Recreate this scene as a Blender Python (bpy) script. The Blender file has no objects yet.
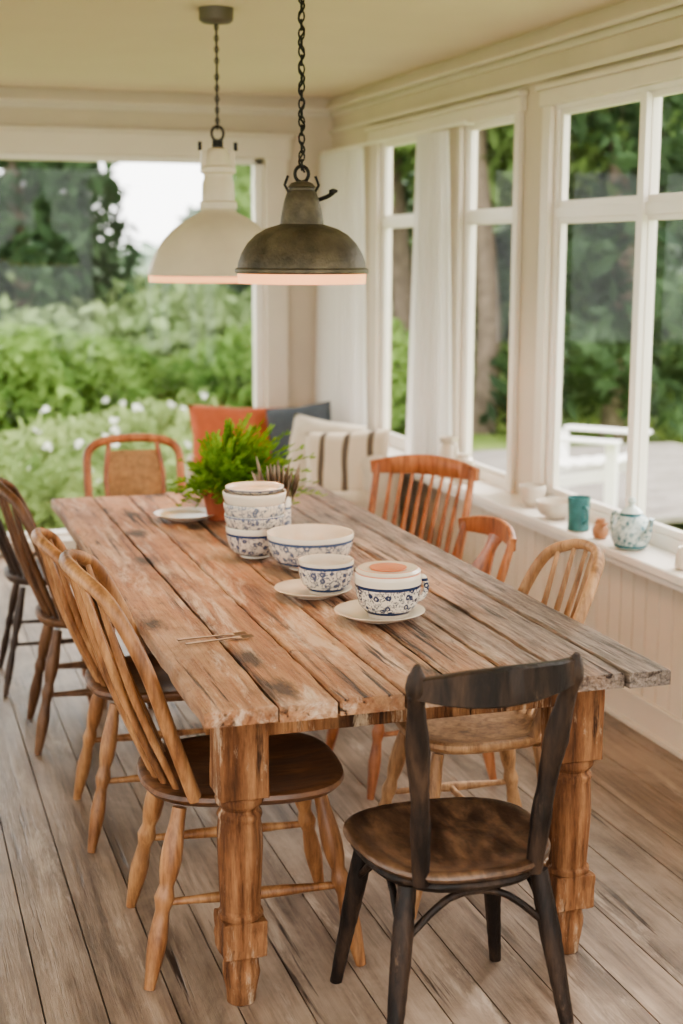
import bpy,bmesh,math,random
import numpy as np
from mathutils import Vector as V, Matrix
R=random.Random(7); NR=np.random.RandomState(5)
COL=bpy.context.scene.collection
def C(r,g,b,a=1):
    f=lambda v:((v/255)/12.92 if v/255<=.04045 else ((v/255+.055)/1.055)**2.4)
    return (f(r),f(g),f(b),a)
# ---------------------------------------------------------------- materials
def newmat(name):
    m=bpy.data.materials.new(name);m.use_nodes=True;nt=m.node_tree
    return m,nt,nt.nodes['Principled BSDF'],nt.nodes['Material Output']
def nd(nt,t,**k):
    n=nt.nodes.new(t)
    for a,b in k.items():setattr(n,a,b)
    return n
def ramp(nt,src,stops,interp='LINEAR'):
    r=nt.nodes.new('ShaderNodeValToRGB');r.color_ramp.interpolation=interp
    el=r.color_ramp.elements
    while len(el)<len(stops):el.new(.5)
    for e,(p,c) in zip(el,stops):e.position=p;e.color=c if len(c)==4 else (*c,1)
    nt.links.new(src,r.inputs[0]);return r.outputs[0]
def mix(nt,fac,a,b,mode='MIX'):
    n=nt.nodes.new('ShaderNodeMix');n.data_type='RGBA';n.blend_type=mode
    for s,v in ((0,fac),(6,a),(7,b)):
        if isinstance(v,(float,int,tuple)):n.inputs[s].default_value=v
        else:nt.links.new(v,n.inputs[s])
    return n.outputs[2]
def math_(nt,op,a,b=0.,c=None):
    n=nt.nodes.new('ShaderNodeMath');n.operation=op
    for i,v in enumerate((a,b) if c is None else (a,b,c)):
        if isinstance(v,(float,int)):n.inputs[i].default_value=v
        else:nt.links.new(v,n.inputs[i])
    return n.outputs[0]
def noise(nt,vec,scale,detail=4,rough=.55,dist=0.):
    n=nd(nt,'ShaderNodeTexNoise');n.inputs['Scale'].default_value=scale;n.inputs['Detail'].default_value=detail
    n.inputs['Roughness'].default_value=rough;n.inputs['Distortion'].default_value=dist
    if vec is not None:nt.links.new(vec,n.inputs['Vector'])
    return n.outputs[0]
def mapping(nt,vec,scale):
    n=nd(nt,'ShaderNodeMapping');n.inputs['Scale'].default_value=scale;nt.links.new(vec,n.inputs[0]);return n.outputs[0]
BW=((0,(0,0,0)),(1,(1,1,1)))
def plain(name,col,rough=.5,metal=0,var=.08,bump=.0,sc=8,spec=.5):
    m,nt,b,o=newmat(name);tc=nd(nt,'ShaderNodeTexCoord').outputs['Object']
    n=noise(nt,tc,sc,5)
    n=ramp(nt,n,[(.3,(0,0,0)),(.7,(1,1,1))])
    c=mix(nt,n,tuple(x*(1-var) for x in col[:3])+(1,),tuple(min(1,x*(1+var)) for x in col[:3])+(1,))
    nt.links.new(c,b.inputs['Base Color']);b.inputs['Roughness'].default_value=rough;b.inputs['Metallic'].default_value=metal
    b.inputs['Specular IOR Level'].default_value=spec
    if bump:
        bp=nd(nt,'ShaderNodeBump');bp.inputs['Strength'].default_value=bump;bp.inputs['Distance'].default_value=.01
        nt.links.new(noise(nt,tc,sc*6,5),bp.inputs['Height']);nt.links.new(bp.outputs[0],b.inputs['Normal'])
    return m
def wood(name,dark,midc,light,grain=(14,14,1.2),rough=.5,bump=.3,rnd=False,worn=None,wornamt=.5,stain=.5,xgrey=None,spec=.4,coat=0,crack=0,vr=.55,dirt=0,cth=.4,scuff=None):
    m,nt,b,o=newmat(name);tc=nd(nt,'ShaderNodeTexCoord').outputs['Object'];src=tc;at=None
    if rnd:
        at=nd(nt,'ShaderNodeAttribute',attribute_name='rnd').outputs['Fac']
        cb=nd(nt,'ShaderNodeCombineXYZ');
        for i in range(3):nt.links.new(math_(nt,'MULTIPLY',at,(13.,29.,7.)[i]),cb.inputs[i])
        va=nd(nt,'ShaderNodeVectorMath',operation='ADD');nt.links.new(tc,va.inputs[0]);nt.links.new(cb.outputs[0],va.inputs[1]);src=va.outputs[0]
    g=mapping(nt,src,grain)
    n1=noise(nt,g,1.,8,.62,.6)
    c=ramp(nt,n1,[(.3,dark),(.45,midc),(.66,light)])
    g2=mapping(nt,src,tuple(x*5 for x in grain))
    n2=noise(nt,g2,1.,6,.7,.2)
    c=mix(nt,.8,c,ramp(nt,n2,[(.3,(.4,.36,.33)),(.56,(1,1,1))]),'MULTIPLY')
    n3=noise(nt,tc if dirt else src,2.2,6,.65)
    c=mix(nt,math_(nt,'MULTIPLY',ramp(nt,n3,[(.45,(0,0,0)),(.68,(1,1,1))]),stain),c,dark)
    if rnd:
        hs=nd(nt,'ShaderNodeHueSaturation');nt.links.new(c,hs.inputs['Color'])
        nt.links.new(math_(nt,'MULTIPLY_ADD',at,vr,1-vr*.5),hs.inputs['Value']);c=hs.outputs[0]
    if worn:
        n4=noise(nt,mapping(nt,src,tuple(x*.8 if x>3 else x*1.6 for x in grain)),.9,9,.78,.4)
        f=ramp(nt,n4,[(.62-wornamt*.2,(0,0,0)),(.68-wornamt*.12,(1,1,1))])
        c=mix(nt,math_(nt,'MULTIPLY',f,.75),c,worn)
    if scuff:
        n5=noise(nt,mapping(nt,tc,(3.,1.6,3.)),1.,9,.72,.5)
        c=mix(nt,math_(nt,'MULTIPLY',ramp(nt,n5,[(.48,(0,0,0)),(.62,(1,1,1))]),.55),c,scuff)
    hgt=n2
    if xgrey:
        x0,x1,gc=xgrey
        sp=nd(nt,'ShaderNodeSeparateXYZ');nt.links.new(tc,sp.inputs[0])
        xx=math_(nt,'ADD',sp.outputs[0],math_(nt,'MULTIPLY',math_(nt,'SUBTRACT',noise(nt,mapping(nt,tc,(5,1.2,5)),1.,6,.7),.5),1.1))
        f=math_(nt,'DIVIDE',math_(nt,'SUBTRACT',xx,x0),x1-x0)
        fn=ramp(nt,f,BW)
        gg=mix(nt,ramp(nt,n2,[(.38,(0,0,0)),(.62,(1,1,1))]),tuple(v*.18 for v in gc[:3])+(1,),tuple(min(1,v*1.45) for v in gc[:3])+(1,))
        c=mix(nt,math_(nt,'MULTIPLY',fn,.9),c,gg)
        vo=nd(nt,'ShaderNodeTexVoronoi');vo.inputs['Scale'].default_value=1.;nt.links.new(mapping(nt,tc,(4.3,2.1,4)),vo.inputs['Vector'])
        kd=math_(nt,'ADD',vo.outputs['Distance'],math_(nt,'MULTIPLY',noise(nt,mapping(nt,tc,(30,9,30)),1.,6,.75),.35))
        c=mix(nt,ramp(nt,kd,[(.25,(1,1,1)),(.37,(0,0,0))]),c,C(56,38,27))
        n6=noise(nt,mapping(nt,tc,(26,10,26)),1.,7,.8,.8)
        c=mix(nt,math_(nt,'MULTIPLY',ramp(nt,n6,[(.60,(0,0,0)),(.66,(1,1,1))]),.7),c,C(70,50,38))
    if crack:
        gm=tuple(x*crack if x>3 else x*1.3 for x in grain)
        nc=noise(nt,mapping(nt,src,gm),1.,5,.65,.3)
        cf=ramp(nt,nc,[(cth-.03,(1,1,1)),(cth+.03,(0,0,0))])
        patch=ramp(nt,noise(nt,mapping(nt,src,(6,2.5,6)),1.,4,.6),[(.42,(.12,.12,.12)),(.58,(1,1,1))])
        cf=math_(nt,'MULTIPLY',cf,patch)
        c=mix(nt,cf,c,C(50,33,24))
        hgt=math_(nt,'SUBTRACT',n2,math_(nt,'MULTIPLY',cf,.8))
    nt.links.new(c,b.inputs['Base Color'])
    rr=math_(nt,'MULTIPLY_ADD',n1,.3,rough-.12);nt.links.new(rr,b.inputs['Roughness'])
    b.inputs['Specular IOR Level'].default_value=spec
    if coat:b.inputs['Coat Weight'].default_value=coat;b.inputs['Coat Roughness'].default_value=.25
    bp=nd(nt,'ShaderNodeBump');bp.inputs['Strength'].default_value=bump;bp.inputs['Distance'].default_value=.006
    nt.links.new(hgt,bp.inputs['Height']);nt.links.new(bp.outputs[0],b.inputs['Normal'])
    return m
def floral(name,base,blue,scale=30,dens=.5,bands=(.02,.07),bandw=.004):
    m,nt,b,o=newmat(name);tc=nd(nt,'ShaderNodeTexCoord').outputs['Object']
    v=nd(nt,'ShaderNodeTexVoronoi');v.inputs['Scale'].default_value=scale;nt.links.new(tc,v.inputs['Vector'])
    d=math_(nt,'ADD',v.outputs['Distance'],math_(nt,'MULTIPLY',noise(nt,tc,scale*3,3),.35))
    f1=ramp(nt,d,[(.30,(0,0,0)),(.36,(1,1,1)),(.5,(1,1,1)),(.56,(0,0,0))])
    n=noise(nt,tc,scale*1.6,3,.6,1.5)
    f2=ramp(nt,n,[(.52,(0,0,0)),(.56,(1,1,1)),(.60,(1,1,1)),(.63,(0,0,0))])
    f=math_(nt,'MAXIMUM',f1,f2)
    f=math_(nt,'MULTIPLY',f,dens+.3)
    sp=nd(nt,'ShaderNodeSeparateXYZ');nt.links.new(tc,sp.inputs[0]);z=sp.outputs[2]
    lo,hi=bands
    inb=math_(nt,'MULTIPLY',math_(nt,'GREATER_THAN',z,lo),math_(nt,'LESS_THAN',z,hi))
    f=math_(nt,'MULTIPLY',f,inb)
    for zz in bands:
        f=math_(nt,'MAXIMUM',f,math_(nt,'LESS_THAN',math_(nt,'ABSOLUTE',math_(nt,'SUBTRACT',z,zz)),bandw))
    c=mix(nt,f,base,blue)
    nt.links.new(c,b.inputs['Base Color']);b.inputs['Roughness'].default_value=.22
    return m
def leafmat(name,dark,light,sc=2.,trans=.45):
    m,nt,b,o=newmat(name);nt.nodes.remove(b)
    p=nd(nt,'ShaderNodeNewGeometry').outputs['Position']
    c=mix(nt,ramp(nt,noise(nt,p,sc,4,.7),[(.3,(0,0,0)),(.7,(1,1,1))]),dark,light)
    a=nd(nt,'ShaderNodeBsdfDiffuse');nt.links.new(c,a.inputs[0])
    if trans>0:
        t=nd(nt,'ShaderNodeBsdfTranslucent');x=nd(nt,'ShaderNodeMixShader');x.inputs[0].default_value=trans
        nt.links.new(c,t.inputs[0]);nt.links.new(a.outputs[0],x.inputs[1]);nt.links.new(t.outputs[0],x.inputs[2]);nt.links.new(x.outputs[0],o.inputs[0])
    else:nt.links.new(a.outputs[0],o.inputs[0])
    return m
def glassmat():
    m,nt,b,o=newmat('window_glass');nt.nodes.remove(b)
    t=nd(nt,'ShaderNodeBsdfTransparent');g=nd(nt,'ShaderNodeBsdfGlossy');g.inputs['Roughness'].default_value=.02
    x=nd(nt,'ShaderNodeMixShader');x.inputs[0].default_value=.012
    nt.links.new(t.outputs[0],x.inputs[1]);nt.links.new(g.outputs[0],x.inputs[2]);nt.links.new(x.outputs[0],o.inputs[0]);return m
def curtainmat():
    m,nt,b,o=newmat('sheer_curtain');nt.nodes.remove(b)
    d=nd(nt,'ShaderNodeBsdfDiffuse');d.inputs[0].default_value=(.9,.88,.86,1);t=nd(nt,'ShaderNodeBsdfTranslucent');t.inputs[0].default_value=(.93,.92,.91,1)
    x=nd(nt,'ShaderNodeMixShader');x.inputs[0].default_value=.55;tr=nd(nt,'ShaderNodeBsdfTransparent')
    y=nd(nt,'ShaderNodeMixShader');y.inputs[0].default_value=.28
    nt.links.new(d.outputs[0],x.inputs[1]);nt.links.new(t.outputs[0],x.inputs[2]);nt.links.new(x.outputs[0],y.inputs[1]);nt.links.new(tr.outputs[0],y.inputs[2]);nt.links.new(y.outputs[0],o.inputs[0]);return m
def emis(name,col,s):
    m,nt,b,o=newmat(name);b.inputs['Base Color'].default_value=col;b.inputs['Emission Color'].default_value=col;b.inputs['Emission Strength'].default_value=s;return m

MT=wood('weathered_pine_top',C(92,58,38),C(166,113,77),C(206,160,120),grain=(17,1.1,17),rough=.5,bump=1.,rnd=True,worn=C(208,188,166),wornamt=.55,stain=.55,xgrey=(1.0,1.5,C(116,105,96)),crack=2.6,vr=.4,dirt=1,scuff=C(196,166,138))
ML=wood('weathered_pine_leg',C(54,34,22),C(116,76,49),C(166,122,86),grain=(18,18,2),rough=.74,bump=1.,worn=C(190,168,142),wornamt=.4,stain=.8,crack=1.6,spec=.2)
MF=wood('floor_boards',C(82,69,59),C(130,110,94),C(168,147,128),grain=(13,.8,13),rough=.34,bump=.4,rnd=True,worn=C(184,165,147),wornamt=.3,stain=.55,spec=.55,crack=2.2,vr=.2,dirt=1,cth=.36,scuff=C(166,146,127))
MDK=wood('dark_stained_wood',C(12,9,7),C(32,23,18),C(74,56,43),grain=(16,16,3),rough=.5,bump=.5,stain=.4,spec=.3,worn=C(96,76,60),wornamt=.1)
MDS=wood('dark_worn_seat',C(28,20,16),C(78,57,43),C(140,106,78),grain=(10,4,10),rough=.36,bump=.25,stain=.6,coat=.25)
MOK=wood('oak_wood',C(88,56,34),C(144,98,62),C(184,138,94),grain=(14,14,2),rough=.46,bump=.2,stain=.35,coat=.1)
MOK2=wood('brown_oak_seat',C(48,30,19),C(88,58,38),C(128,88,60),grain=(12,3,12),rough=.38,bump=.15,stain=.4,coat=.3)
MOR=wood('orange_beech',C(98,54,30),C(152,92,56),C(188,126,84),grain=(14,14,2),rough=.42,bump=.1,stain=.3,coat=.15)
MTN=wood('tan_ash',C(104,72,48),C(158,118,82),C(192,152,112),grain=(14,14,2),rough=.48,bump=.15,stain=.3)
MBR=wood('aged_brown_wood',C(46,30,20),C(94,64,42),C(132,96,66),grain=(12,12,2),rough=.45,bump=.1,stain=.4)
MBK=wood('brown_black_wood',C(24,17,13),C(54,40,31),C(84,64,50),grain=(12,12,2),rough=.45,bump=.1,stain=.4)
MWALL=plain('cream_wall_paint',C(202,188,170),.8,bump=.05,var=.05,sc=3)
MCEIL=plain('ceiling_paint',C(220,204,188),.85,var=.02,sc=2)
MTRIM=plain('white_trim_paint',C(214,203,188),.45,var=.03,sc=4)
MWF=plain('window_frame_white',C(230,223,214),.4,var=.02,sc=4)
MBEAD=plain('beadboard_cream',C(214,199,178),.5,var=.03,sc=4)
MG=glassmat();MCUR=curtainmat()
# ---------------------------------------------------------------- mesh builder
def spline(P,n=8):
    P=[V(p) for p in P];Q=[P[0]*2-P[1]]+P+[P[-1]*2-P[-2]];o=[]
    for i in range(1,len(Q)-2):
        a,b,c,d=Q[i-1],Q[i],Q[i+1],Q[i+2]
        for k in range(n):
            t=k/n;o.append(.5*((2*b)+(c-a)*t+(2*a-5*b+4*c-d)*t*t+(3*b-a-3*c+d)*t**3))
    o.append(P[-1]);return o
class M:
    def __init__(s):
        s.bm=bmesh.new();s.l=s.bm.verts.layers.float.new('rnd')
    def _v(s,p,r=0):
        v=s.bm.verts.new(p);v[s.l]=r;return v
    def _f(s,vs,mat):
        try:
            f=s.bm.faces.new(vs);f.material_index=mat;f.smooth=True
        except ValueError:pass
    def box(s,c,sz,mat=0,rot=None,r=0,taper=1.):
        vs=[]
        for z in(-.5,.5):
            for x,y in((-.5,-.5),(.5,-.5),(.5,.5),(-.5,.5)):
                k=taper if z<0 else 1
                p=V((x*sz[0]*k,y*sz[1]*k,z*sz[2]))
                if rot:p=rot@p
                vs.append(s._v(p+V(c),r))
        for q in((3,2,1,0),(4,5,6,7),(0,1,5,4),(1,2,6,5),(2,3,7,6),(3,0,4,7)):s._f([vs[i] for i in q],mat)
    def bx(s,x0,x1,y0,y1,z0,z1,mat=0,r=0):s.box(((x0+x1)/2,(y0+y1)/2,(z0+z1)/2),(x1-x0,y1-y0,z1-z0),mat,None,r)
    def tube(s,P,rad,seg=10,mat=0,flat=1.,up=(0,0,1),closed=False):
        P=[V(p) for p in P];n=len(P)
        if isinstance(rad,(int,float)):rad=[rad]*n
        elif len(rad)!=n:rad=[float(np.interp(i/(n-1),np.linspace(0,1,len(rad)),rad)) for i in range(n)]
        rings=[];a=None
        for i in range(n):
            if closed:t=P[(i+1)%n]-P[i-1]
            else:t=P[min(i+1,n-1)]-P[max(i-1,0)]
            t.normalize()
            if a is None:
                a=V(up)
                if abs(a.dot(t))>.95:a=V((1,0,0)) if abs(t.x)<.9 else V((0,1,0))
            a=(a-t*a.dot(t)).normalized();b=t.cross(a)
            rings.append([s._v(P[i]+(a*math.cos(2*math.pi*k/seg)*flat+b*math.sin(2*math.pi*k/seg))*rad[i]) for k in range(seg)])
        m=n if closed else n-1
        for i in range(m):
            A,B=rings[i],rings[(i+1)%n]
            for k in range(seg):s._f([A[k],A[(k+1)%seg],B[(k+1)%seg],B[k]],mat)
        if not closed:
            s._f(rings[0][::-1],mat);s._f(rings[-1],mat)
    def lathe(s,prof,seg=32,mat=0,o=(0,0,0),mats=None,ax=None,cap=True):
        o=V(o);rings=[]
        for r,z in prof:
            r=max(r,.0005);ring=[]
            for k in range(seg):
                p=V((r*math.cos(2*math.pi*k/seg),r*math.sin(2*math.pi*k/seg),z))
                if ax:p=ax@p
                ring.append(s._v(p+o))
            rings.append(ring)
        for i in range(len(rings)-1):
            for k in range(seg):s._f([rings[i][k],rings[i][(k+1)%seg],rings[i+1][(k+1)%seg],rings[i+1][k]],mats[i] if mats else mat)
        if cap:s._f(rings[0][::-1],mats[0] if mats else mat);s._f(rings[-1],mats[-1] if mats else mat)
    def board(s,P,hh,th,up=(0,0,1),mat=0,off=None):
        P=[V(p) for p in P];n=len(P);up=V(up)
        if isinstance(hh,(int,float)):hh=[hh]*n
        elif len(hh)!=n:hh=[float(np.interp(i/(n-1),np.linspace(0,1,len(hh)),hh)) for i in range(n)]
        rings=[]
        for i in range(n):
            t=(P[min(i+1,n-1)]-P[max(i-1,0)]).normalized();u=(up-t*up.dot(t)).normalized();w=t.cross(u)
            rings.append([s._v(P[i]+u*a*hh[i]+w*b*th/2) for a,b in((-1,-.6),(-.9,-1),(.9,-1),(1,-.6),(1,.6),(.9,1),(-.9,1),(-1,.6))])
        for i in range(n-1):
            for k in range(8):s._f([rings[i][k],rings[i][(k+1)%8],rings[i+1][(k+1)%8],rings[i+1][k]],mat)
        s._f(rings[0][::-1],mat);s._f(rings[-1],mat)
    def seat(s,w,d,z,th,mat=0,e=.6,taper=.1,dip=.014,seg=40,cy=0):
        prof=[(.0,-th),(.8,-th),(.95,-th*.8),(1,-th*.4),(.99,-.004),(.95,0),(.85,-dip*.3),(.6,-dip),(.3,-dip*1.1),(0,-dip*.9)]
        rings=[]
        for q,h in prof:
            q=max(q,.003);ring=[]
            for k in range(seg):
                a=2*math.pi*k/seg;ca,sa=math.cos(a),math.sin(a)
                x=math.copysign(abs(ca)**e,ca)*w/2;y=math.copysign(abs(sa)**e,sa)*d/2
                x*=1+taper*y/(d/2);ring.append(s._v((x*q,y*q+cy,z+h)))
            rings.append(ring)
        for i in range(len(rings)-1):
            for k in range(seg):s._f([rings[i][k],rings[i][(k+1)%seg],rings[i+1][(k+1)%seg],rings[i+1][k]],mat)
    def rough(s,amp,cuts=0):
        if cuts:bmesh.ops.subdivide_edges(s.bm,edges=[e for e in s.bm.edges if e.calc_length()>.06],cuts=cuts,use_grid_fill=True)
        for v in s.bm.verts:v.co+=V((R.uniform(-amp,amp),R.uniform(-amp,amp),0))
    def done(s,name,mats,loc=(0,0,0),ang=0,bev=0,sharp=35,parent=None,flat=False):
        bmesh.ops.recalc_face_normals(s.bm,faces=s.bm.faces)
        me=bpy.data.meshes.new(name);s.bm.to_mesh(me);s.bm.free()
        for m in (mats if isinstance(mats,(list,tuple)) else [mats]):me.materials.append(m)
        ob=bpy.data.objects.new(name,me);COL.objects.link(ob);ob.location=loc;ob.rotation_euler=(0,0,math.radians(ang))
        me.set_sharp_from_angle(angle=math.radians(sharp))
        if bev:
            b=ob.modifiers.new('b','BEVEL');b.width=bev;b.segments=2;b.limit_method='ANGLE';b.angle_limit=math.radians(40)
        if parent:ob.parent=parent
        return ob
# ---------------------------------------------------------------- room
W=2.525;B=8.065;CZ=2.52;XL=-2.2;Y0=-1.6;WT=.06
m=M();m.bx(XL,W+WT,Y0,B+.15,-.12,-.012,1)
x=XL
while x<W:
    w=R.choice([.12,.135,.15,.165]);x1=min(x+w,W);y=Y0-R.random()*3
    while y<B:
        L=R.uniform(3.2,5.6);y1=min(y+L,B);m.bx(x+.0018,x1-.0018,max(y,Y0)+.001,y1-.001,-.014,0,0,R.random());y+=L
    x=x1
m.done('floor',[MF,plain('floor_gap',C(30,24,20),.9)])
m=M();m.bx(XL-.15,W+WT,.3,B+.15,CZ,CZ+.12);m.done('ceiling',MCEIL)
ops=[(1.75,3.35),(3.80,5.20),(5.53,6.10),(6.50,7.22)];ZB,ZT=.66,2.235
m=M();m.bx(W,W+WT,Y0,B+.15,-.12,ZB);m.bx(W,W+WT,Y0,B+.15,ZT,CZ)
yy=Y0
for a,b in ops:m.bx(W,W+WT,yy,a,ZB,ZT);yy=b
m.bx(W,W+WT,yy,B+.15,ZB,ZT);m.done('wall_right',MWALL)
BW0,BW1,BZ0,BZ1=-1.3,2.12,.07,2.18
m=M();m.bx(XL,BW0,B,B+.15,0,CZ);m.bx(BW1,W,B,B+.15,0,CZ);m.bx(BW0,BW1,B,B+.15,BZ1,CZ);m.bx(BW0,BW1,B,B+.15,-.1,BZ0);m.done('wall_back',MWALL)
m=M();m.bx(XL-.15,XL,Y0,B+.15,-.12,.6);m.bx(XL-.15,XL,Y0,B+.15,2.35,CZ)  # unseen left wall, its large openings made to let more light in
for a,b in((Y0,-.9),(1.2,1.6),(3.9,4.6),(6.8,B+.15)):m.bx(XL-.15,XL,a,b,.6,2.35)
m.done('wall_left',MWALL)
def window(name,a,b,n,zt=1.82):
    m=M();x0,x1=W+.0,W+.045;f=.028
    m.bx(x0,x1,a,a+f,ZB,ZT);m.bx(x0,x1,b-f,b,ZB,ZT);m.bx(x0,x1,a+f,b-f,ZT-f,ZT);m.bx(x0,x1,a+f,b-f,ZB,ZB+.06)
    w=(b-a-2*f)/n
    for i in range(n):
        p=a+f+i*w;q=p+w;s=.026 if n>1 else .014
        if i>0:m.bx(x0-.015,x1,p-.022,p+.022,ZB+.05,ZT-.03)
        for l,h in((ZB+.06,zt-.02),(zt+.02,ZT-f)):
            m.bx(x0+.008,x1-.01,p,p+s,l,h);m.bx(x0+.008,x1-.01,q-s,q,l,h);m.bx(x0+.008,x1-.01,p+s,q-s,l,l+s);m.bx(x0+.008,x1-.01,p+s,q-s,h-s*.8,h)
        m.bx(x0-.004,x1,p,q,zt-.022,zt+.022)
        m.bx(x0+.03,x0+.034,p+.01,q-.01,ZB+.06,ZT-f,1)
    m.done(name,[MWF,MG],bev=.003)
window('added_light_window',*ops[0],2);window('window_2',*ops[1],2);window('window_3',*ops[2],1);window('window_4',*ops[3],1)  # first window is out of view, added to light the front floor
m=M();cx0=W-.025
for a,b,l,r in((1.75,3.35,.12,.12),(3.80,5.20,.12,.07),(5.53,7.22,.05,.12)):
    m.bx(cx0,W,a-l,a,ZB,ZT+.02);m.bx(cx0,W,b,b+r,ZB,ZT+.02);m.bx(cx0-.005,W,a-l-.02,b+r+.02,ZT-.01,ZT+.05);m.bx(cx0-.02,W,a-l-.03,b+r+.03,ZT+.05,ZT+.07)
m.bx(cx0,W,6.10,6.14,ZB,ZT);m.bx(cx0,W,6.46,6.50,ZB,ZT)
m.done('trim_1',MTRIM,bev=.004)
m=M();m.bx(W-.17,W+.02,1.2,B-.02,ZB-.02,ZB+.012);m.bx(W-.145,W,1.2,B-.02,ZB-.05,ZB-.02);m.done('window_sill',MWF,bev=.006)
m=M();y=Y0+.01
while y<B-.09:
    m.bx(W-.015,W-.001,y,y+.078,.12,ZB-.05);m.tube([(W-.009,y+.084,.12),(W-.009,y+.084,ZB-.05)],.006,6);y+=.09
m.done('beadboard_wainscot',MBEAD,bev=.002)
m=M();m.bx(W-.022,W,Y0,B,0,.11);m.bx(W-.035,W,Y0,B,0,.02);m.bx(W-.028,W,Y0,B,.11,.125);m.done('baseboard_right',MBEAD,bev=.003)
m=M()
m.board([(W-.03,Y0,CZ-.035),(W-.03,B,CZ-.035)],.05,.02,up=(.6,0,.8));m.bx(W-.02,W,Y0,B,CZ-.1,CZ-.07);m.bx(W-.03,W,Y0,B,ZT+.09,ZT+.11)
m.done('trim_2',MTRIM)
m=M();m.board([(XL,B-.03,CZ-.035),(W,B-.03,CZ-.035)],.05,.02,up=(0,.6,.8));m.bx(XL,W,B-.02,B,CZ-.1,CZ-.07);m.done('trim_3',MTRIM)
m=M()
m.bx(BW0,BW0+.06,B+.02,B+.09,BZ0,BZ1);m.bx(BW1-.05,BW1,B+.02,B+.09,BZ0,BZ1);m.bx(BW0,BW1,B+.02,B+.09,BZ1-.03,BZ1);m.bx(BW0,BW1,B+.02,B+.09,BZ0,BZ0+.04)
m.bx(.02,.09,B+.02,B+.09,BZ0,BZ1);m.bx(BW0+.02,BW1-.02,B+.05,B+.055,BZ0+.01,BZ1-.01,1)
m.done('window_5',[MWF,MG],bev=.003)
m=M();m.bx(BW1,BW1+.13,B-.03,B,0,BZ1+.01);m.bx(BW0-.13,BW0,B-.03,B,0,BZ1+.01);m.bx(BW0-.15,BW1+.15,B-.035,B,BZ1,BZ1+.12);m.bx(BW0-.17,BW1+.17,B-.05,B,BZ1+.12,BZ1+.14)
m.bx(BW0,BW1,B-.06,B+.02,BZ0-.05,BZ0+.01);m.done('trim_4',MTRIM,bev=.004)
m=M();m.bx(BW1+.13,W,B-.02,B,0,.12);m.done('baseboard_back',MTRIM)
def curtain(name,a,b,x,z0,z1,folds,amp=.025,gather=.7):
    m=M();nu=folds*10;nv=14;g=[]
    for j in range(nv+1):
        v=j/nv;z=z1+(z0-z1)*v;row=[]
        wob=gather+(1-gather)*v
        for i in range(nu+1):
            u=i/nu;yy=(a+b)/2+(u-.5)*(b-a)*wob;xx=x+math.sin(u*folds*2*math.pi+.4*math.sin(v*3)+math.sin(u*9))*amp*(.6+.5*v)
            row.append(m._v((xx,yy,z)))
        g.append(row)
    for j in range(nv):
        for i in range(nu):m._f([g[j][i],g[j][i+1],g[j+1][i+1],g[j+1][i]],0)
    return m.done(name,MCUR,sharp=180)
curtain('sheer_curtain',6.04,6.54,W-.085,ZB+.02,2.2,6,.03)
curtain('sheer_curtain.001',7.22,8.0,W-.1,ZB+.02,2.2,8,.034,.9)
m=M();m.tube([(W-.085,5.9,2.215),(W-.085,8.0,2.215)],.008,8)
for y in(5.95,7.1,7.95):m.bx(W-.09,W-.025,y-.006,y+.006,2.209,2.221)
m.done('curtain_rod',MWF)
# ---------------------------------------------------------------- table
tx0,tx1,ty0,ty1,TZ=.585,1.645,2.73,5.39,.76
par=bpy.data.objects.new('dining_table',None);COL.objects.link(par)
m=M();ws=[.16,.13,.15,.135,.14,.12,.135,.11];sc=(tx1-tx0)/sum(ws);x=tx0
for i,w in enumerate(ws):
    w*=sc;rr=R.random();dz=R.uniform(-.0015,.0015);e0=R.uniform(-.01,.008);e1=R.uniform(-.02,.02)
    n=40;ringsT=[];ya=ty0+e0;yb=ty1+e1
    for k in range(n+1):
        y=ya+(yb-ya)*k/n;j=lambda:R.uniform(-.0024,.0024)
        xa=x+.0024+j();xb=x+w-.0024+j()
        ringsT.append([m._v((xa,y,TZ-.036),rr),m._v((xb,y,TZ-.036),rr),m._v((xb,y,TZ-.006+dz),rr),m._v((xb-.005,y,TZ+dz),rr),m._v((xa+.005,y,TZ+dz),rr),m._v((xa,y,TZ-.006+dz),rr)])
    for k in range(n):
        for q in range(6):m._f([ringsT[k][q],ringsT[k][(q+1)%6],ringsT[k+1][(q+1)%6],ringsT[k+1][q]],0)
    m._f(ringsT[0][::-1],0);m._f(ringsT[-1],0)
    x+=w
m.done('table_top',MT,parent=par,sharp=30,bev=.001)
li=.125;lf=.22
legs=[(tx0+li,ty0+lf),(tx1-li,ty0+lf),(tx0+li,ty1-lf),(tx1-li,ty1-lf)]
for i,(lx,ly) in enumerate(legs):
    m=M();m.box((0,0,.61),(.11,.11,.228));m.box((0,0,.165),(.1,.1,.085));m.rough(.0018,5)
    m.lathe([(.05,.497),(.054,.489),(.054,.479),(.05,.472),(.043,.466),(.043,.46),(.05,.454),(.051,.446),(.047,.438),(.05,.41),(.051,.37),(.05,.33),(.048,.28),(.046,.235),(.045,.225),(.051,.219),(.051,.21),(.046,.2)],24)
    m.lathe([(.046,.126),(.042,.12),(.038,.108),(.041,.09),(.042,.07),(.039,.05),(.035,.03),(.033,.012),(.033,0)],24)
    m.rough(.0011)
    m.done('table_leg_%d'%(i+1),ML,loc=(lx,ly,0),parent=par,bev=.004)
m=M();a=.05
m.bx(tx0+li+a,tx1-li-a,ty0+lf-.045,ty0+lf-.018,.635,.724);m.bx(tx0+li+a,tx1-li-a,ty1-lf+.018,ty1-lf+.045,.635,.724)
m.bx(tx0+li-.045,tx0+li-.018,ty0+lf+a,ty1-lf-a,.635,.724);m.bx(tx1-li+.018,tx1-li+.045,ty0+lf+a,ty1-lf-a,.635,.724)
m.done('table_apron',ML,parent=par,bev=.003)
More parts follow.
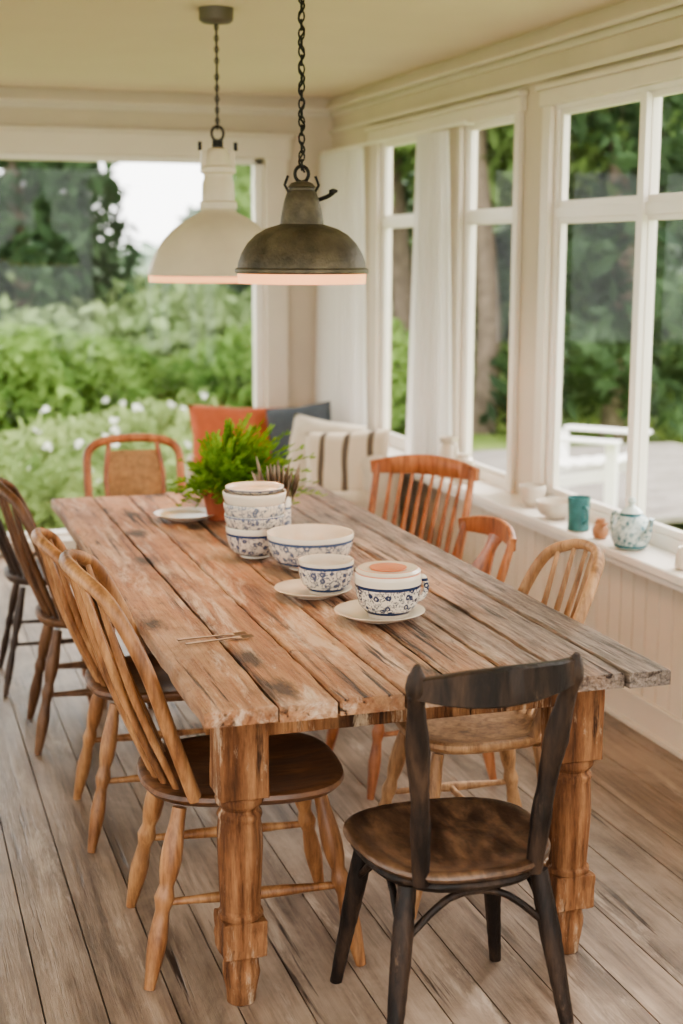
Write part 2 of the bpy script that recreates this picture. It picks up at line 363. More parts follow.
# ---------------------------------------------------------------- chairs
TURN=[.8,.85,1.0,1.15,1.2,1.1,.8,1.15,.8,.95,1.1,1.05,.9,.75,.6]
def legs4(m,w,d,z,splay,r,mat=0,back_splay=None,turn=TURN,stretch=True,sz=.2):
    pts=[]
    for sx,sy in((-1,1),(1,1),(-1,-1),(1,-1)):
        s=splay if sy>0 else (back_splay or splay)
        t=V((sx*w*.34,sy*d*.34,z-.01));b=V((sx*(w*.34+s*.75),sy*(d*.34+s),0))
        P=[t.lerp(b,k/28) for k in range(29)];m.tube(P,[r*q for q in turn],10,mat);pts.append((t,b))
    if stretch:
        at=lambda i,zz:pts[i][1].lerp(pts[i][0],zz/z)
        L=(at(0,sz),at(2,sz));Rr=(at(1,sz),at(3,sz));tp=[.7,.8,1.1,1.25,1.1,.8,.7]
        for A in(L,Rr):m.tube([A[0].lerp(A[1],k/12) for k in range(13)],[r*.6*q for q in tp],8,mat)
        c0=(L[0]+L[1])/2;c1=(Rr[0]+Rr[1])/2;m.tube([c0.lerp(c1,k/12) for k in range(13)],[r*.6*q for q in tp],8,mat)
    return pts
def windsor(name,mats,x,y,ang,H=1.0,w=.42,d=.42,hw=.2,n=7,lean=.15,zs=.45,sr=.0085,sm=0,stretch=True,r=.019,bow=.06):
    m=M();m.seat(w,d,zs,.035,sm,e=.7,taper=.08);legs4(m,w,d,zs-.03,.085,r,stretch=stretch)
    by=-d/2+.035+bow
    def q(t,u):return by-lean*t-bow*(1-u*u)*min(1,t+.2)
    K=[(.86,0),(.95,.3),(1,.62),(.86,.88),(.46,.98)]
    pts=[(-hw*a,q(t,a),zs-.012 if t==0 else zs+(H-zs)*t) for a,t in K]+[(0,q(1,0),H)]+[(hw*a,q(t,a),zs-.012 if t==0 else zs+(H-zs)*t) for a,t in K[::-1]]
    hp=spline(pts,8)
    m.tube(hp,.0135,10,0,flat=1.25,up=(0,1,0))
    for i in range(n):
        u=(i+1)/(n+1)*2-1;xt=u*hw*.95
        tp=min((p for p in hp if p.z>zs+(H-zs)*.5),key=lambda p:abs(p.x-xt))
        bp=V((u*hw*.78,by-bow*(1-u*u)*.95-.004,zs-.012));mid=bp.lerp(tp,.5)+V((0,-.012,0))
        m.tube(spline([bp,mid,tp],6),[sr*.85,sr*1.2,sr*1.25,sr,sr*.75],8,0)
    return m.done(name,mats,(x,y,0),ang,sharp=50)
def crestchair(name,mats,x,y,ang,H=.9,w=.42,d=.42,zs=.45,kind='spindle',n=7,lean=.12,hw=.19,ch=.04,sm=0):
    m=M();m.seat(w,d,zs,.035,sm,e=.65,taper=.1);legs4(m,w,d,zs-.03,.07,.018)
    by=-d/2+.035
    for s in(-1,1):m.tube(spline([(s*hw*.88,by,zs-.015),(s*hw*.97,by-lean*.4,zs+(H-zs)*.4),(s*hw,by-lean,H-.01)],8),[.014,.016,.014,.015,.013],10)
    c=spline([(-hw*1.12,by-lean+.012,H-ch),(-hw*.6,by-lean-.02,H-ch+.012),(0,by-lean-.032,H-ch+.018),(hw*.6,by-lean-.02,H-ch+.012),(hw*1.12,by-lean+.012,H-ch)],6)
    m.board(c,[ch*.7,ch,ch*1.1,ch,ch*.7],.02)
    if kind=='spindle':
        for i in range(n):
            u=(i+1)/(n+1)*2-1;bp=V((u*hw*.85,by-.003,zs-.012));tp=V((u*hw*.95,by-lean-.03*(1-u*u),H-ch*1.6));mid=bp.lerp(tp,.45)+V((0,.012,0))
            m.tube(spline([bp,mid,tp],6),[.007,.010,.011,.009,.007],8)
    elif kind=='splat':
        P=spline([(0,by,zs-.01),(0,by-lean*.3,zs+(H-zs)*.3),(0,by-lean*.7-.01,zs+(H-zs)*.62),(0,by-lean-.03,H-ch)],6)
        m.board(P,[.035,.03,.045,.07,.075,.05,.03,.05],.012,up=(1,0,0))
        m.board([(-hw*.9,by-lean*.18,zs+.09),(hw*.9,by-lean*.18,zs+.09)],.012,.016)
    return m.done(name,mats,(x,y,0),ang,sharp=50)
def darkchair(x,y,ang):
    m=M();w,d,zs=.43,.42,.43
    m.seat(w,d,zs,.03,1,e=.75,taper=.12,dip=.018)
    m.seat(w*.93,d*.93,zs-.026,.03,0,e=.75,taper=.12,dip=0)
    pts=legs4(m,w,d,zs-.03,.07,.021,0,back_splay=.075,turn=[.95,1,1.05,1.1,1.1,1.1,1.05,1,.95,.9,.85,.8,.75,.7,.65],stretch=False)
    for i,j in((0,1),(2,3),(0,2),(1,3)):
        a=pts[i][0].lerp(pts[i][1],.3);b=pts[j][0].lerp(pts[j][1],.3);c=(pts[i][0]+pts[j][0])/2+V((0,0,-.03))
        m.tube(spline([a,a.lerp(c,.55)+V((0,0,.025)),c,b.lerp(c,.55)+V((0,0,.025)),b],6),.008,8)
    by=-d/2+.045;H=.885
    for s in(-1,1):
        m.tube(spline([(s*.125,by,zs-.03),(s*.134,by-.02,zs+.13),(s*.148,by-.04,zs+.27),(s*.163,by-.07,H-.06),(s*.167,by-.085,H+.005)],8),[.018,.020,.022,.019,.022,.026,.022,.017,.023,.017,.006],12)
    c=spline([(-.178,by-.07,H-.045),(-.1,by-.105,H-.043),(0,by-.12,H-.040),(.1,by-.105,H-.036),(.178,by-.07,H-.03)],8)
    m.board(c,[.018,.028,.037,.04,.037,.03,.024],.026)
    m.rough(.0008)
    return m.done('dining_chair',[MDK,MDS],(x,y,0),ang,sharp=50)
darkchair(1.13,2.745,-2)
windsor('dining_chair.001',[MOK,MOK2],.785,3.26,-94,H=.97,w=.46,d=.49,hw=.225,n=7,lean=.19,sm=1,r=.021,bow=.08)
windsor('dining_chair.002',[MOK,MOK2],.735,4.07,-92,H=.875,w=.43,d=.42,hw=.21,n=7,lean=.16,sm=1)
windsor('dining_chair.003',[MBR,MBR],.67,4.92,-92,H=.90,w=.4,d=.4,hw=.19,n=7,lean=.15)
windsor('dining_chair.004',[MBK,MBK],.62,5.60,-92,H=.92,w=.4,d=.4,hw=.19,n=6,lean=.15,r=.014)
crestchair('dining_chair.005',[MOR],1.745,4.88,134,H=.885,hw=.2,n=8,ch=.035,lean=.13)
crestchair('dining_chair.006',[MOR],1.585,4.22,93,H=.80,hw=.17,kind='splat',ch=.03,lean=.1)
windsor('dining_chair.007',[MTN],1.455,3.40,86,H=.90,w=.4,d=.4,hw=.19,n=6,lean=.16,sr=.008)
MCANE=plain('woven_cane',C(150,118,82),.7,bump=.6,sc=40,var=.3)
m=M();m.seat(.44,.42,.45,.04,0,e=.55);legs4(m,.44,.42,.42,.04,.018,stretch=False)
hp=spline([(-.17,-.18,.44),(-.19,-.22,.6),(-.195,-.26,.75),(-.185,-.29,.85),(-.12,-.3,.89),(0,-.305,.90),(.12,-.3,.89),(.185,-.29,.85),(.195,-.26,.75),(.19,-.22,.6),(.17,-.18,.44)],6)
m.tube(hp,.018,10,0)
cn=spline([(0,-.215,.58),(0,-.25,.72),(0,-.29,.85)],6);m.board(cn,[.1,.115,.12,.12,.1],.006,up=(1,0,0),mat=1)
for s in(-1,1):m.tube(spline([(s*.1,-.215,.57),(s*.12,-.255,.73),(s*.1,-.295,.88)],6),.011,8)
m.tube([(-.18,-.212,.57),(.18,-.212,.57)],.012,8)
m.done('dining_chair.008',[MOR,MCANE],(.985,5.68,0),178)
# ---------------------------------------------------------------- pendant lamps
MCRE=plain('cream_enamel',C(200,188,168),.35,var=.08,sc=6)
MPAT=plain('bronze_patina_metal',C(84,76,62),.5,metal=.35,var=.55,sc=18,bump=.3)
MINN=plain('peach_enamel_inner',C(240,196,160),.5,var=.03);MBLK=plain('black_iron',C(28,26,24),.5,metal=.5)
MLIP=emis('warm_glow_rim',C(246,172,120),1.3);MBULB=emis('bulb_glow',C(255,214,170),10)  # lip glows by its own emission, standing in for bulb light on it
MCAN=plain('grey_canopy',C(100,92,84),.5,metal=.3)
def shade(m,R0,prof,lip,mat):
    m.lathe(prof,48,mat,cap=False)
    inn=[(r-.006,z-.002) for r,z in prof];m.lathe(inn,48,1,cap=False)
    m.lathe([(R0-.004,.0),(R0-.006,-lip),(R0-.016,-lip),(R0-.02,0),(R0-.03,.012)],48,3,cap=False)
m=M()
prof=[(.262,0),(.264,.006),(.261,.012),(.252,.04),(.234,.08),(.205,.125),(.167,.165),(.125,.196),(.086,.218),(.066,.228),(.058,.24)]
shade(m,.262,prof,.022,0)
m.lathe([(.062,.232),(.068,.24),(.068,.262),(.06,.268),(.058,.33),(.052,.345),(.052,.36),(.064,.368),(.064,.385),(.05,.392),(.044,.43),(.034,.45),(.014,.458)],28,0)
for s in(-1,1):m.box((s*.052,0,.41),(.02,.03,.07),0);m.box((s*.066,.0,.46),(.012,.012,.03),2)
m.lathe([(.02,.458),(.02,.48),(.01,.485)],12,2)
m.tube([(.022*math.cos(t),0,.505+.026*math.sin(t)) for t in np.linspace(0,2*math.pi,16,endpoint=False)],.005,8,2,closed=True)
zc=CZ-1.583
m.tube([(0,0,.52),(0,0,zc-.03)],.0035,8,2)
z=.53
while z<zc-.06:
    m.tube([(.008*math.cos(t)*(1 if int(z*50)%2 else .25),.008*math.cos(t)*(.25 if int(z*50)%2 else 1),z+.011*math.sin(t)) for t in np.linspace(0,2*math.pi,8,endpoint=False)],.002,5,2,closed=True);z+=.019
m.lathe([(.015,zc-.055),(.05,zc-.05),(.06,zc-.042),(.062,zc)],24,4)
m.lathe([(.02,.2),(.025,.16),(.035,.12),(.03,.085),(.005,.072)],16,5)
m.done('pendant_lamp',[MCRE,MINN,MBLK,MLIP,MCAN,MBULB],(1.205,5.24,1.583))
m=M()
prof=[(.187,0),(.19,.004),(.19,.012),(.183,.016),(.181,.03),(.172,.055),(.155,.083),(.13,.108),(.1,.125),(.07,.134),(.058,.138)]
shade(m,.187,prof,.028,0)
m.lathe([(.062,.134),(.06,.15),(.057,.17),(.05,.2),(.043,.222),(.036,.23),(.036,.236),(.04,.238),(.03,.25),(.012,.256)],28,0)
for s in(-1,1):m.tube([(s*.036,0,.22),(s*.05,0,.245),(s*.04,0,.27)],.004,6,2)
m.tube([(.05,0,.205),(.075,-.01,.215),(.09,-.01,.225)],.006,8,2);m.lathe([(.004,0),(.013,.004),(.013,.01),(.004,.014)],12,2,o=(.09,-.01,.222))
m.tube([(.02*math.cos(t),0,.275+.022*math.sin(t)) for t in np.linspace(0,2*math.pi,16,endpoint=False)],.005,8,2,closed=True)
z=.3;zc=CZ-1.608;i=0
while z<zc-.03:
    a,b=(1,.15) if i%2 else (.15,1)
    m.tube([(.0085*math.cos(t)*a,.0085*math.cos(t)*b,z+.015*math.sin(t)) for t in np.linspace(0,2*math.pi,10,endpoint=False)],.0025,6,2,closed=True);z+=.0235;i+=1
m.tube([(.008*math.cos(t*3),.008*math.sin(t*3),.28+(zc-.3)*t/20) for t in np.linspace(0,20,90)],.003,6,2)
m.lathe([(.015,zc-.055),(.05,zc-.05),(.06,zc-.042),(.062,zc)],24,4)
m.lathe([(.02,.12),(.025,.1),(.035,.075),(.03,.045),(.005,.035)],16,5)
m.done('pendant_lamp.001',[MPAT,MINN,MBLK,MLIP,MCAN,MBULB],(1.158,3.99,1.61))
for x,y,z in((1.205,5.24,1.62),(1.158,3.99,1.63)):
    l=bpy.data.lights.new('lamp_bulb_light','POINT');l.energy=10;l.color=(1,.68,.42);l.shadow_soft_size=.04;o=bpy.data.objects.new('lamp_bulb_light',l);o.location=(x,y,z);COL.objects.link(o)
# ---------------------------------------------------------------- crockery
CRM=C(208,196,178);BLU=C(48,64,98)
MF1=floral('blue_floral_china',CRM,BLU,42,.6,(.012,.075));MF2=floral('blue_floral_bowl',CRM,C(76,90,116),36,.6,(.025,.088))
MF3=floral('blue_pattern_cup',CRM,C(36,48,78),48,.68,(.014,.08));MCH=plain('cream_china',C(212,199,180),.25,var=.06);MPK=plain('peach_china',C(200,124,90),.35,var=.2)
def bowlprof(r,h,foot=.5,t=.004):
    o=[(r*foot*.9,0),(r*foot,.002),(r*foot,.008),(r*(foot+.08),.012)]
    for k in range(1,9):
        a=k/8*math.pi/2;o.append((r*(foot+.08)+(r*(1-foot-.08))*math.sin(a)**.8,.012+(h-.012)*(1-math.cos(a))**.85))
    inn=[(max(p-t,.001),z+t*.3) for p,z in o[3:]][::-1]
    return o+[(r-t*.3,h+.002)]+inn+[(.001,.016)]
def bowl(name,mats,x,y,z,r,h,foot=.5,split=True):
    m=M();P=bowlprof(r,h,foot);no=12;m.lathe(P,40,0,mats=[0]*(no)+[1]*(len(P)-no));return m.done(name,mats,(x,y,z),sharp=60)
TT=TZ+.002
m=M();z=0
P=bowlprof(.088,.095,.5);m.lathe(P,40,0,mats=[0]*12+[1]*(len(P)-12))
for i in range(3):
    z=.062+i*.034;P=bowlprof(.092+.002*i,.07,.45);m.lathe([(r,q+z) for r,q in P],40,0,mats=[(2 if i%2==0 else 3)]*12+[1]*(len(P)-12))
P=bowlprof(.088,.03,.5);m.lathe([(r,q+.185) for r,q in P],40,4,mats=[4]*12+[1]*(len(P)-12))
MF4=floral('blue_band_china',CRM,BLU,60,.6,(.09,.13),.002);MF5=floral('blue_leaf_china',CRM,C(80,96,122),48,.6,(.132,.17),.0018);MF6=floral('blue_rim_china',CRM,BLU,55,.6,(.19,.212),.0016)
m.done('bowl_stack',[MF1,MCH,MF4,MF5,MF6],(1.055,4.15,TT),sharp=60)
bowl('serving_bowl',[MF2,MCH],1.17,3.95,TT,.127,.105,.5)
def saucer(name,x,y,r,z=TT,mat=None):
    m=M();m.lathe([(r*.5,0),(r*.52,.004),(r*.75,.009),(r*.98,.021),(r,.023),(r*.98,.024),(r*.7,.013),(r*.5,.009),(.001,.008)],40);return m.done(name,mat or MCH,(x,y,z),sharp=60)
def cup(name,mats,x,y,r,h,ang,z=TT+.009,lid=False):
    m=M();P=[(r*.6,0),(r*.62,.006),(r*.66,.01),(r*.86,h*.28),(r*.96,h*.55),(r,h*.85),(r,h)];n=len(P)-1
    P+=[(r-.004,h),(r-.005,h*.8),(r*.8,h*.28),(r*.55,.014),(.001,.013)];m.lathe(P,40,0,mats=[0]*n+[1]*(len(P)-n))
    m.tube(spline([(r*.96,0,h*.82),(r*1.22,0,h*.86),(r*1.34,0,h*.6),(r*1.2,0,h*.36),(r*.88,0,h*.3)],6),.006,8,0,flat=1.4)
    if lid:
        m.lathe([(r*1.0,h),(r*1.0,h+.003),(r*.97,h+.010),(r*.96,h+.013),(r*.98,h+.016),(r*.9,h+.022),(r*.88,h+.023),(r*.7,h+.02),(.001,h+.019)],40,1,mats=[1,1,2,1,1,2,1,1])
        m.lathe([(r*.55,h+.02),(r*.56,h+.024),(.001,h+.025)],30,2)
    return m.done(name,mats,(x,y,z),ang,sharp=60)
saucer('saucer',1.08,3.62,.105);cup('teacup',[MF1,MCH],1.115,3.615,.075,.088,30)
saucer('saucer.001',1.17,3.335,.115);cup('lidded_teacup',[MF3,MCH,MPK],1.19,3.33,.084,.1,10,lid=True)
saucer('side_plate',.98,4.82,.11)
MST=plain('tarnished_silver',C(140,122,104),.4,metal=.8,var=.3)
def fork(name,x,y,ang,L=.19):
    m=M();m.board([(-L/2,0,.003),(L*.18,0,.004)],[.006,.003,.0025],.003,up=(0,1,0))
    m.board([(L*.17,0,.004),(L*.25,0,.005),(L*.32,0,.004)],[.003,.010,.011],.002,up=(0,1,0))
    for k in(-1.5,-.5,.5,1.5):m.tube([(L*.31,k*.006,.004),(L*.5,k*.006,.005)],.0013,6)
    return m.done(name,MST,(x,y,TT),ang)
fork('fork',.735,3.24,8,.17);fork('fork.001',.725,3.275,3,.17)
m=M();m.lathe([(.04,0),(.045,.004),(.045,.12),(.043,.125),(.04,.12),(.04,.01),(.001,.008)],24,0)
for i in range(18):
    a=i*2.4;r=.024*(.4+R.random()*.6);t=R.uniform(.02,.07);h=R.uniform(.19,.25)
    b=V((r*math.cos(a),r*math.sin(a),.02));e=V(((r+t)*math.cos(a),(r+t)*math.sin(a),h))
    m.tube([b.lerp(e,q/10) for q in range(11)],[.003,.003,.003,.003,.004,.01,.016,.013,.003],8,1,flat=.4)
m.done('cutlery_jar',[MF2,MST],(1.215,4.48,TT))
MTER=plain('terracotta',C(140,74,48),.8,var=.15,bump=.3);MSOIL=plain('soil',C(40,28,20),.95)
MFERN=leafmat('fern_leaf',C(62,102,36),C(150,188,84),14,.35)
m=M();m.lathe([(.035,0),(.05,.085),(.056,.085),(.058,.115),(.052,.115),(.048,.1),(.001,.098)],28,0,mats=[0,0,0,0,0,1])
for i in range(190):
    a=R.uniform(0,2*math.pi);el=R.uniform(.2,1.45);L=R.uniform(.15,.3)
    d=V((math.cos(a)*math.cos(el)+.30,math.sin(a)*math.cos(el),math.sin(el)*.98));P=[]
    for k in range(9):
        t=k/8;P.append(V((0,0,.1))+d*L*t+V((0,0,-.08*t*t*(1.3-el/1.5))))
    m.tube(P,[.0015,.0008],4,2);side=d.cross(V((0,0,1))).normalized()
    for k in range(2,9):
        for sgn in(-1,1):
            for q in range(2):
                p=P[k].lerp(P[k-1],q*.5);l=.038*(1-.06*k)*R.uniform(.7,1.2);dr=(side*sgn+d*.6+V((0,0,R.uniform(-.5,.7)))).normalized()
                w=(d*.011+V((0,0,R.uniform(-.004,.004))))
                m._f([m._v(p),m._v(p+dr*l*.5+w),m._v(p+dr*l),m._v(p+dr*l*.5-w)],2)
m.done('potted_fern',[MTER,MSOIL,MFERN],(1.085,4.78,TT),sharp=30)
# ---------------------------------------------------------------- sill items
SZ=ZB+.014;sx=W-.095
MTEAL=plain('teal_glaze',C(66,116,116),.3,var=.3,sc=25);MCOP=plain('brown_clay',C(170,122,88),.45,var=.25,sc=30);MWC=plain('white_ceramic',C(202,192,176),.3,var=.1,sc=30)
MTP=floral('teal_floral_teapot',C(190,200,194),C(56,104,112),55,.6,(.01,.10))
bowl('small_dish',[MWC,MWC],sx+.02,5.16,SZ,.055,.085,.5);bowl('small_dish.001',[MWC,MWC],sx-.005,4.90,SZ,.076,.065,.5)
m=M();m.lathe([(.036,0),(.04,.004),(.038,.05),(.042,.115),(.043,.122),(.039,.122),(.036,.05),(.035,.01),(.001,.008)],28)
m.tube(spline([(0,-.038,.09),(0,-.066,.085),(0,-.066,.04),(0,-.036,.03)],6),.006,8);m.done('ceramic_mug',MTEAL,(sx-.03,4.66,SZ))
m=M();m.lathe([(.02,0),(.028,.01),(.03,.03),(.022,.045),(.014,.055),(.018,.07),(.014,.07),(.01,.055),(.001,.04)],20);m.tube([(0,-.02,.05),(0,-.045,.06)],.006,8);m.tube(spline([(0,.014,.06),(0,.035,.05),(0,.026,.025)],5),.004,6);m.done('clay_jug',MCOP,(sx-.025,4.50,SZ))
m=M();m.lathe([(.04,0),(.05,.006),(.062,.035),(.062,.06),(.048,.09),(.034,.1),(.036,.104),(.026,.114),(.01,.122),(.008,.128),(.013,.136),(.008,.146),(.001,.148)],32)
m.tube(spline([(0,-.055,.04),(0,-.085,.06),(0,-.1,.1)],6),[.014,.011,.008],10);m.tube(spline([(0,.05,.085),(0,.09,.09),(0,.095,.05),(0,.058,.035)],6),.006,8);t=m.done('teapot',MTP,(sx-.01,4.31,SZ),8);t.scale=(1.1,1.1,1.2)
m=M();m.lathe([(.03,0),(.035,.005),(.03,.06),(.025,.07),(.02,.068),(.001,.01)],20);m.tube([(0,0,.03),(0,-.02,.13)],.004,6);m.done('small_pitcher',MWC,(sx,3.97,SZ))
MGL2=plain('milky_glass',C(198,186,168),.15,var=.1)
m=M();m.lathe([(.045,0),(.055,.01),(.06,.06),(.045,.12),(.035,.15),(.045,.18),(.041,.18),(.032,.15),(.001,.02)],24);m.tube(spline([(0,-.042,.16),(0,-.085,.15),(0,-.08,.08),(0,-.057,.07)],6),.007,8);m.done('white_jug',MGL2,(sx-.01,5.98,SZ))
m=M();m.lathe([(.04,0),(.045,.005),(.045,.1),(.03,.115),(.03,.125),(.001,.126)],24);m.done('storage_jar',MGL2,(sx-.01,5.80,SZ))
# ---------------------------------------------------------------- sofa along the right wall in the far corner
MSOF=plain('linen_sofa',C(184,172,154),.9,bump=.3,sc=20);MORG=plain('rust_fabric',C(184,98,66),.9,bump=.3,sc=20);MDG=plain('slate_fabric',C(78,84,90),.9,bump=.3,sc=20);MWP=plain('ivory_fabric',C(202,190,172),.9,bump=.3,sc=20)
def stripes(name,a,b,f):
    m,nt,bb,o=newmat(name);tc=nd(nt,'ShaderNodeTexCoord').outputs['Object'];sp=nd(nt,'ShaderNodeSeparateXYZ');nt.links.new(tc,sp.inputs[0])
    s=math_(nt,'FRACT',math_(nt,'MULTIPLY',sp.outputs[0],f));c=mix(nt,math_(nt,'LESS_THAN',s,.25),a,b);nt.links.new(c,bb.inputs['Base Color']);bb.inputs['Roughness'].default_value=.9;return m
MSTR=stripes('striped_fabric',C(200,186,166),C(96,84,72),8)
def pillow(name,mat,loc,rot,w=.45,h=.45,t=.14):
    m=M();n=16;g={}
    for s in(1,-1):
        for i in range(n+1):
            for j in range(n+1):
                u=i/n*2-1;v=j/n*2-1
                if s==-1 and (i in(0,n) or j in(0,n)):g[s,i,j]=g[1,i,j];continue
                th=((1-u**4)*(1-v**4))**.5*t/2;pin=1-.06*(1-abs(u*v)) 
                g[s,i,j]=m._v((u*w/2*(pin),s*th*(1+.1*math.sin(u*7+v*5)),v*h/2*(pin)))
    for s in(1,-1):
        for i in range(n):
            for j in range(n):
                m._f([g[s,i,j],g[s,i+1,j],g[s,i+1,j+1],g[s,i,j+1]],0)
    o=m.done(name,mat,loc,0,sharp=180);o.rotation_euler=[math.radians(a) for a in rot];return o
par=bpy.data.objects.new('sofa',None);COL.objects.link(par)
m=M();m.box((1.96,7.1,.2),(.74,1.6,.22));m.done('base',MSOF,bev=.03,parent=par)
m=M();m.box((1.88,6.75,.38),(.58,.66,.15));m.box((1.88,7.42,.38),(.58,.66,.15));m.done('seat_cushion',MSOF,bev=.05,parent=par)
m=M();m.box((2.25,7.1,.46),(.15,1.6,.5));m.done('backrest',MSOF,bev=.05,parent=par)
m=M()
for y in(6.36,7.82):m.box((1.96,y,.34),(.72,.12,.44))
m.done('arm',MSOF,bev=.04,parent=par)
m=M()
for x in(1.66,2.26):
    for y in(6.4,7.8):m.lathe([(.02,0),(.025,.095)],12,o=(x,y,0))
m.done('foot',MBK,parent=par)
pillow('throw_pillow',MORG,(1.87,7.64,.66),(-26,4,4),.58,.38);pillow('throw_pillow.001',MDG,(2.16,7.46,.65),(-18,-8,-24),.36,.42)
pillow('throw_pillow.002',MWP,(2.14,7.0,.63),(-14,5,-50),.44,.40);pillow('throw_pillow.003',MSTR,(2.14,6.60,.63),(-16,-5,-38),.44,.38)
# ---------------------------------------------------------------- outside
GZ=-.35
MLAWN=leafmat('meadow_grass',C(96,122,60),C(160,176,104),.8,.0)
m=M();n=60;g=[]
for i in range(n+1):
    row=[]
    for j in range(n+1):
        x=-40+120*i/n;y=-10+120*j/n;d=max(0,y-22)
        row.append(m._v((x,y,GZ+.06*math.sin(x*1.3)*math.cos(y*.9)-d*.06)))
    g.append(row)
for i in range(n):
    for j in range(n):m._f([g[i][j],g[i+1][j],g[i+1][j+1],g[i][j+1]],0)
m.done('garden_lawn',MLAWN,sharp=180)
def quads(name,c,size,mat,asp=.5):
    n=len(c);u=NR.normal(size=(n,3));u/=np.linalg.norm(u,axis=1)[:,None]
    w=NR.normal(size=(n,3));v=np.cross(u,w);v/=np.linalg.norm(v,axis=1)[:,None]
    s=(size*(.6+.8*NR.rand(n)))[:,None]
    vs=np.stack([c-u*s,c+v*s*asp,c+u*s,c-v*s*asp],1).reshape(-1,3)
    me=bpy.data.meshes.new(name);me.vertices.add(4*n);me.vertices.foreach_set('co',vs.ravel());me.loops.add(4*n);me.loops.foreach_set('vertex_index',np.arange(4*n))
    me.polygons.add(n);me.polygons.foreach_set('loop_start',np.arange(n)*4);me.polygons.foreach_set('loop_total',np.full(n,4))
    me.update();me.validate();me.materials.append(mat);ob=bpy.data.objects.new(name,me);COL.objects.link(ob);return ob
def blob(c,r,n):
    d=NR.normal(size=(n,3));d/=np.linalg.norm(d,axis=1)[:,None];d*=(.55+.45*NR.rand(n))[:,None];return np.array(c)+d*np.array(r)
def az(px,D):
    a=.31+math.atan((px-341.5)/1443);return D*math.sin(a),D*math.cos(a)
ML1=leafmat('shrub_leaf',C(74,108,54),C(142,168,96),1.2,.35);ML2=leafmat('pale_shrub_leaf',C(112,136,80),C(180,194,136),1.,.35)
ML3=leafmat('spruce_needle',C(40,58,42),C(80,102,70),.8,.15);ML4=leafmat('birch_leaf',C(84,114,64),C(152,174,112),.7,.35);ML5=leafmat('haze_paled_foliage',C(132,152,136),C(170,184,166),.15,.0)  # last foliage greens are paled: distance haze painted into the colour
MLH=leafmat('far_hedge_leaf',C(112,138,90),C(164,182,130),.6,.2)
MTRK=plain('bark',C(120,106,92),.9,var=.3,bump=.5);MWFL=leafmat('white_petal',C(225,225,215),C(250,250,245),3,.3)
P=[]
for px,D,rz,rr,n in((-40,12.5,.85,1.0,5000),(25,13.5,.8,1.1,6000),(85,14.5,.7,1.0,5000),(150,16,.5,1.3,4000),(215,16,.55,1.3,4000),(275,15,.75,1.2,5000),(320,14,.9,1.3,5000)):
    x,y=az(px,D);P.append(blob((x,y,GZ+rz*.7),(rr,rr*.8,rz),n))
quads('garden_shrubs',np.vstack(P),.07,ML1)
P=[]
for i in range(50):
    px=R.uniform(-80,300);D=R.uniform(9.3,13.5);x,y=az(px,D);P.append(blob((x,y,GZ+.2),(.45,.4,R.uniform(.25,.62)),700))
quads('flower_bed_foliage',np.vstack(P),.06,ML2)
P=[]
for i in range(50):
    px=R.uniform(20,265);D=R.uniform(9.6,13);x,y=az(px,D);P.append(blob((x,y,GZ+R.uniform(.35,.85)),(.03,.03,.025),8))
quads('white_flowers',np.vstack(P),.022,MWFL,.8)
P=[]
for i in range(34):
    px=R.uniform(-150,900);D=R.uniform(17,26);x,y=az(px,D)
    P.append(blob((x,y,GZ+.4),(1.6,1.4,R.uniform(.8,1.4)),900))
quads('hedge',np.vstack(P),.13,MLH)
def spruce(x,y,z,H,Rr,nb=26,dens=100):
    o=[]
    for k in range(nb):
        t=k/nb;zz=z+H*(.08+.92*t);r=Rr*(1-t)**.85+.1
        for b in range(9):
            a=R.uniform(0,6.28);s=NR.rand(max(4,int(dens*(1-t)/9*3)))
            o.append(np.stack([x+np.cos(a)*r*s,y+np.sin(a)*r*s,zz-.28*r*s+NR.normal(0,.05,len(s))],1)+NR.normal(0,.07,(len(s),3)))
    return np.vstack(o)
def tree(name,px,D,H,Rr,mat,kind='spruce',z=GZ):
    x,y=az(px,D)
    c=spruce(x,y,z,H,Rr) if kind=='spruce' else np.vstack([blob((x+R.uniform(-Rr,Rr)*.7,y+R.uniform(-Rr,Rr)*.7,z+H*R.uniform(.35,1)),(Rr*.5,Rr*.5,Rr*.42),650) for _ in range(12)])
    par=bpy.data.objects.new(name,None);COL.objects.link(par)
    f=quads('foliage',c,.14 if kind=='spruce' else .12,mat,.4);f.parent=par
    m=M();m.tube([(x+.1*math.sin(k),y,z-.3+H*k/8) for k in range(8)],[.16,.05],10);t=m.done('trunk',MTRK,parent=par)
tree('spruce_tree',20,19,8.0,1.9,ML3);tree('spruce_tree.001',-70,22,9,2.4,ML3);tree('spruce_tree.002',78,25,4.9,1.5,ML3)
tree('birch_tree',262,26,3.8,1.3,ML5,'b')
for i,(px,D,H,r,mt,k) in enumerate([(395,17,7,2,ML4,'b'),(440,21,9,2.6,ML3,'s'),(480,16,6.5,1.8,ML4,'b'),(520,20,9,2.6,ML3,'s'),(560,24,10,3,ML4,'b'),(612,16,8,1.3,ML3,'s'),(640,22,9,2.6,ML4,'b'),(690,18,8,2.2,ML4,'b'),(740,21,10,3,ML3,'s'),(355,23,8,2.4,ML4,'b')]):
    tree(('birch_tree' if k=='b' else 'spruce_tree')+'.%03d'%(i+5),px,D,H,r,mt,'spruce' if k=='s' else 'b')
P=[]
for i in range(90):
    px=-250+1500*i/90;D=R.uniform(48,62);x,y=az(px,D);h=R.uniform(5.2,7.) if px<320 else R.uniform(10,14)
    P.append(blob((x,y,-4+h*.35),(2.2,2,h*.65),420))
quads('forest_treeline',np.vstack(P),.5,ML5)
MDECK=wood('grey_deck',C(110,104,98),C(140,133,126),C(164,158,150),grain=(3,14,14),rough=.8,stain=.2,spec=.2)
m=M();y=8.6
while y<12.0:m.bx(3.0,7.2,y,y+.13,-.16,-.12);y+=.14
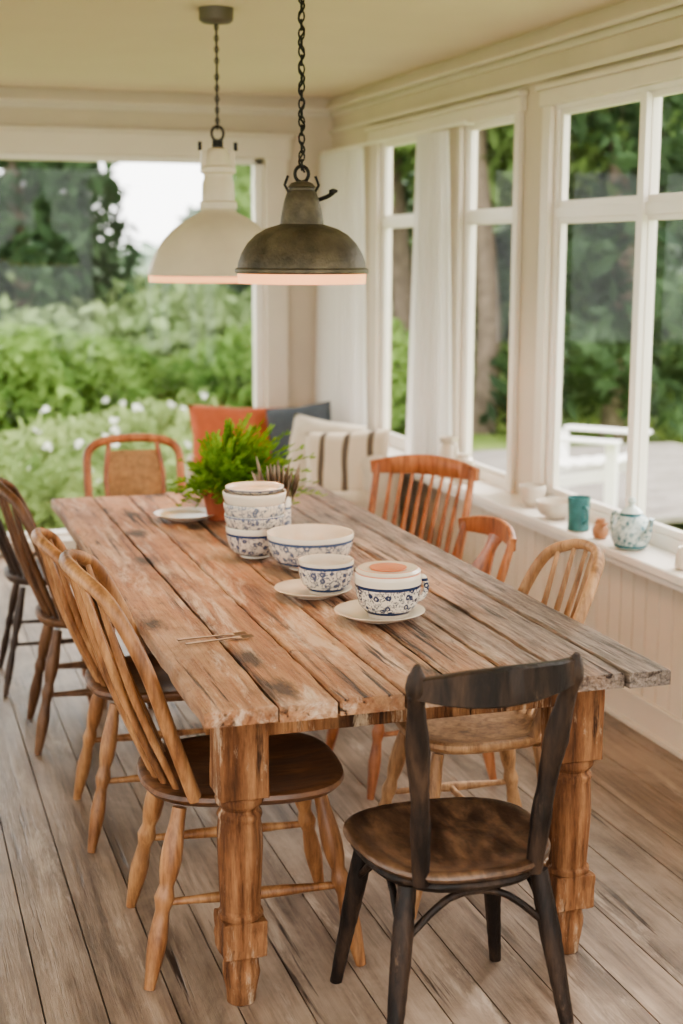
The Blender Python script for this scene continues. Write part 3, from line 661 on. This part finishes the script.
for x in(3.2,5,7):
    for yy in(8.8,11.8):m.bx(x-.05,x+.05,yy-.05,yy+.05,-.5,-.16)
m.done('garden_deck',MDECK)
m=M();MWG=plain('white_garden_paint',C(240,238,234),.5,var=.02)
for i in range(5):m.box((-.22+i*.11,-.36,.56),(.09,.018,.70-abs(i-2)*.05),0,Matrix.Rotation(math.radians(22),3,'X'))
m.box((0,-.32,.42),(.5,.02,.05));m.box((0,-.42,.70),(.5,.02,.05))
for i in range(5):m.box((0,-.2+i*.11,.30+i*.016),(.52,.09,.018))
for s in(-1,1):
    m.box((s*.33,.02,.52),(.11,.64,.022));m.box((s*.29,.28,.25),(.05,.08,.52));m.box((s*.28,-.05,.22),(.03,.75,.08),0,Matrix.Rotation(math.radians(12),3,'X'));m.box((s*.29,-.3,.25),(.04,.07,.5))
t=m.done('garden_chair',MWG,(*az(590,10.3),-.12),-138,bev=.004)
# ---------------------------------------------------------------- light
w=bpy.data.worlds.new('world');bpy.context.scene.world=w;w.use_nodes=True;nt=w.node_tree;bg=nt.nodes['Background']
tc=nd(nt,'ShaderNodeTexCoord').outputs['Generated'];sp=nd(nt,'ShaderNodeSeparateXYZ');nt.links.new(tc,sp.inputs[0])
c=ramp(nt,sp.outputs[2],[(0,(.97,.96,.94)),(.5,(.99,.97,.95))]);nt.links.new(c,bg.inputs[0]);bg.inputs[1].default_value=4.9
s=bpy.data.lights.new('overcast_sun','SUN');s.energy=5.;s.angle=math.radians(35);s.color=(1,.95,.88);o=bpy.data.objects.new('overcast_sun',s);o.rotation_euler=V((.8,.4,.75)).to_track_quat('Z','Y').to_euler();COL.objects.link(o)
try:bpy.context.scene.view_settings.look='AgX - Medium High Contrast'
except Exception:pass
# ---------------------------------------------------------------- camera
cd=bpy.data.cameras.new('camera');co=bpy.data.objects.new('camera',cd);COL.objects.link(co)
cd.sensor_fit='VERTICAL';cd.sensor_height=36;cd.lens=1442.7/1024*36;cd.clip_end=300
p,yw,rl=.179,.310,.003
F=V((math.sin(yw)*math.cos(p),math.cos(yw)*math.cos(p),-math.sin(p)));Rt=V((math.cos(yw),-math.sin(yw),0));U=Rt.cross(F)
R2=Rt*math.cos(rl)+U*math.sin(rl);U2=-Rt*math.sin(rl)+U*math.cos(rl)
mt=Matrix((R2,U2,-F)).transposed().to_4x4();mt.translation=V((0,0,1.673));co.matrix_world=mt
cd.dof.use_dof=True;cd.dof.focus_distance=3.4;cd.dof.aperture_fstop=2.4
bpy.context.scene.camera=co
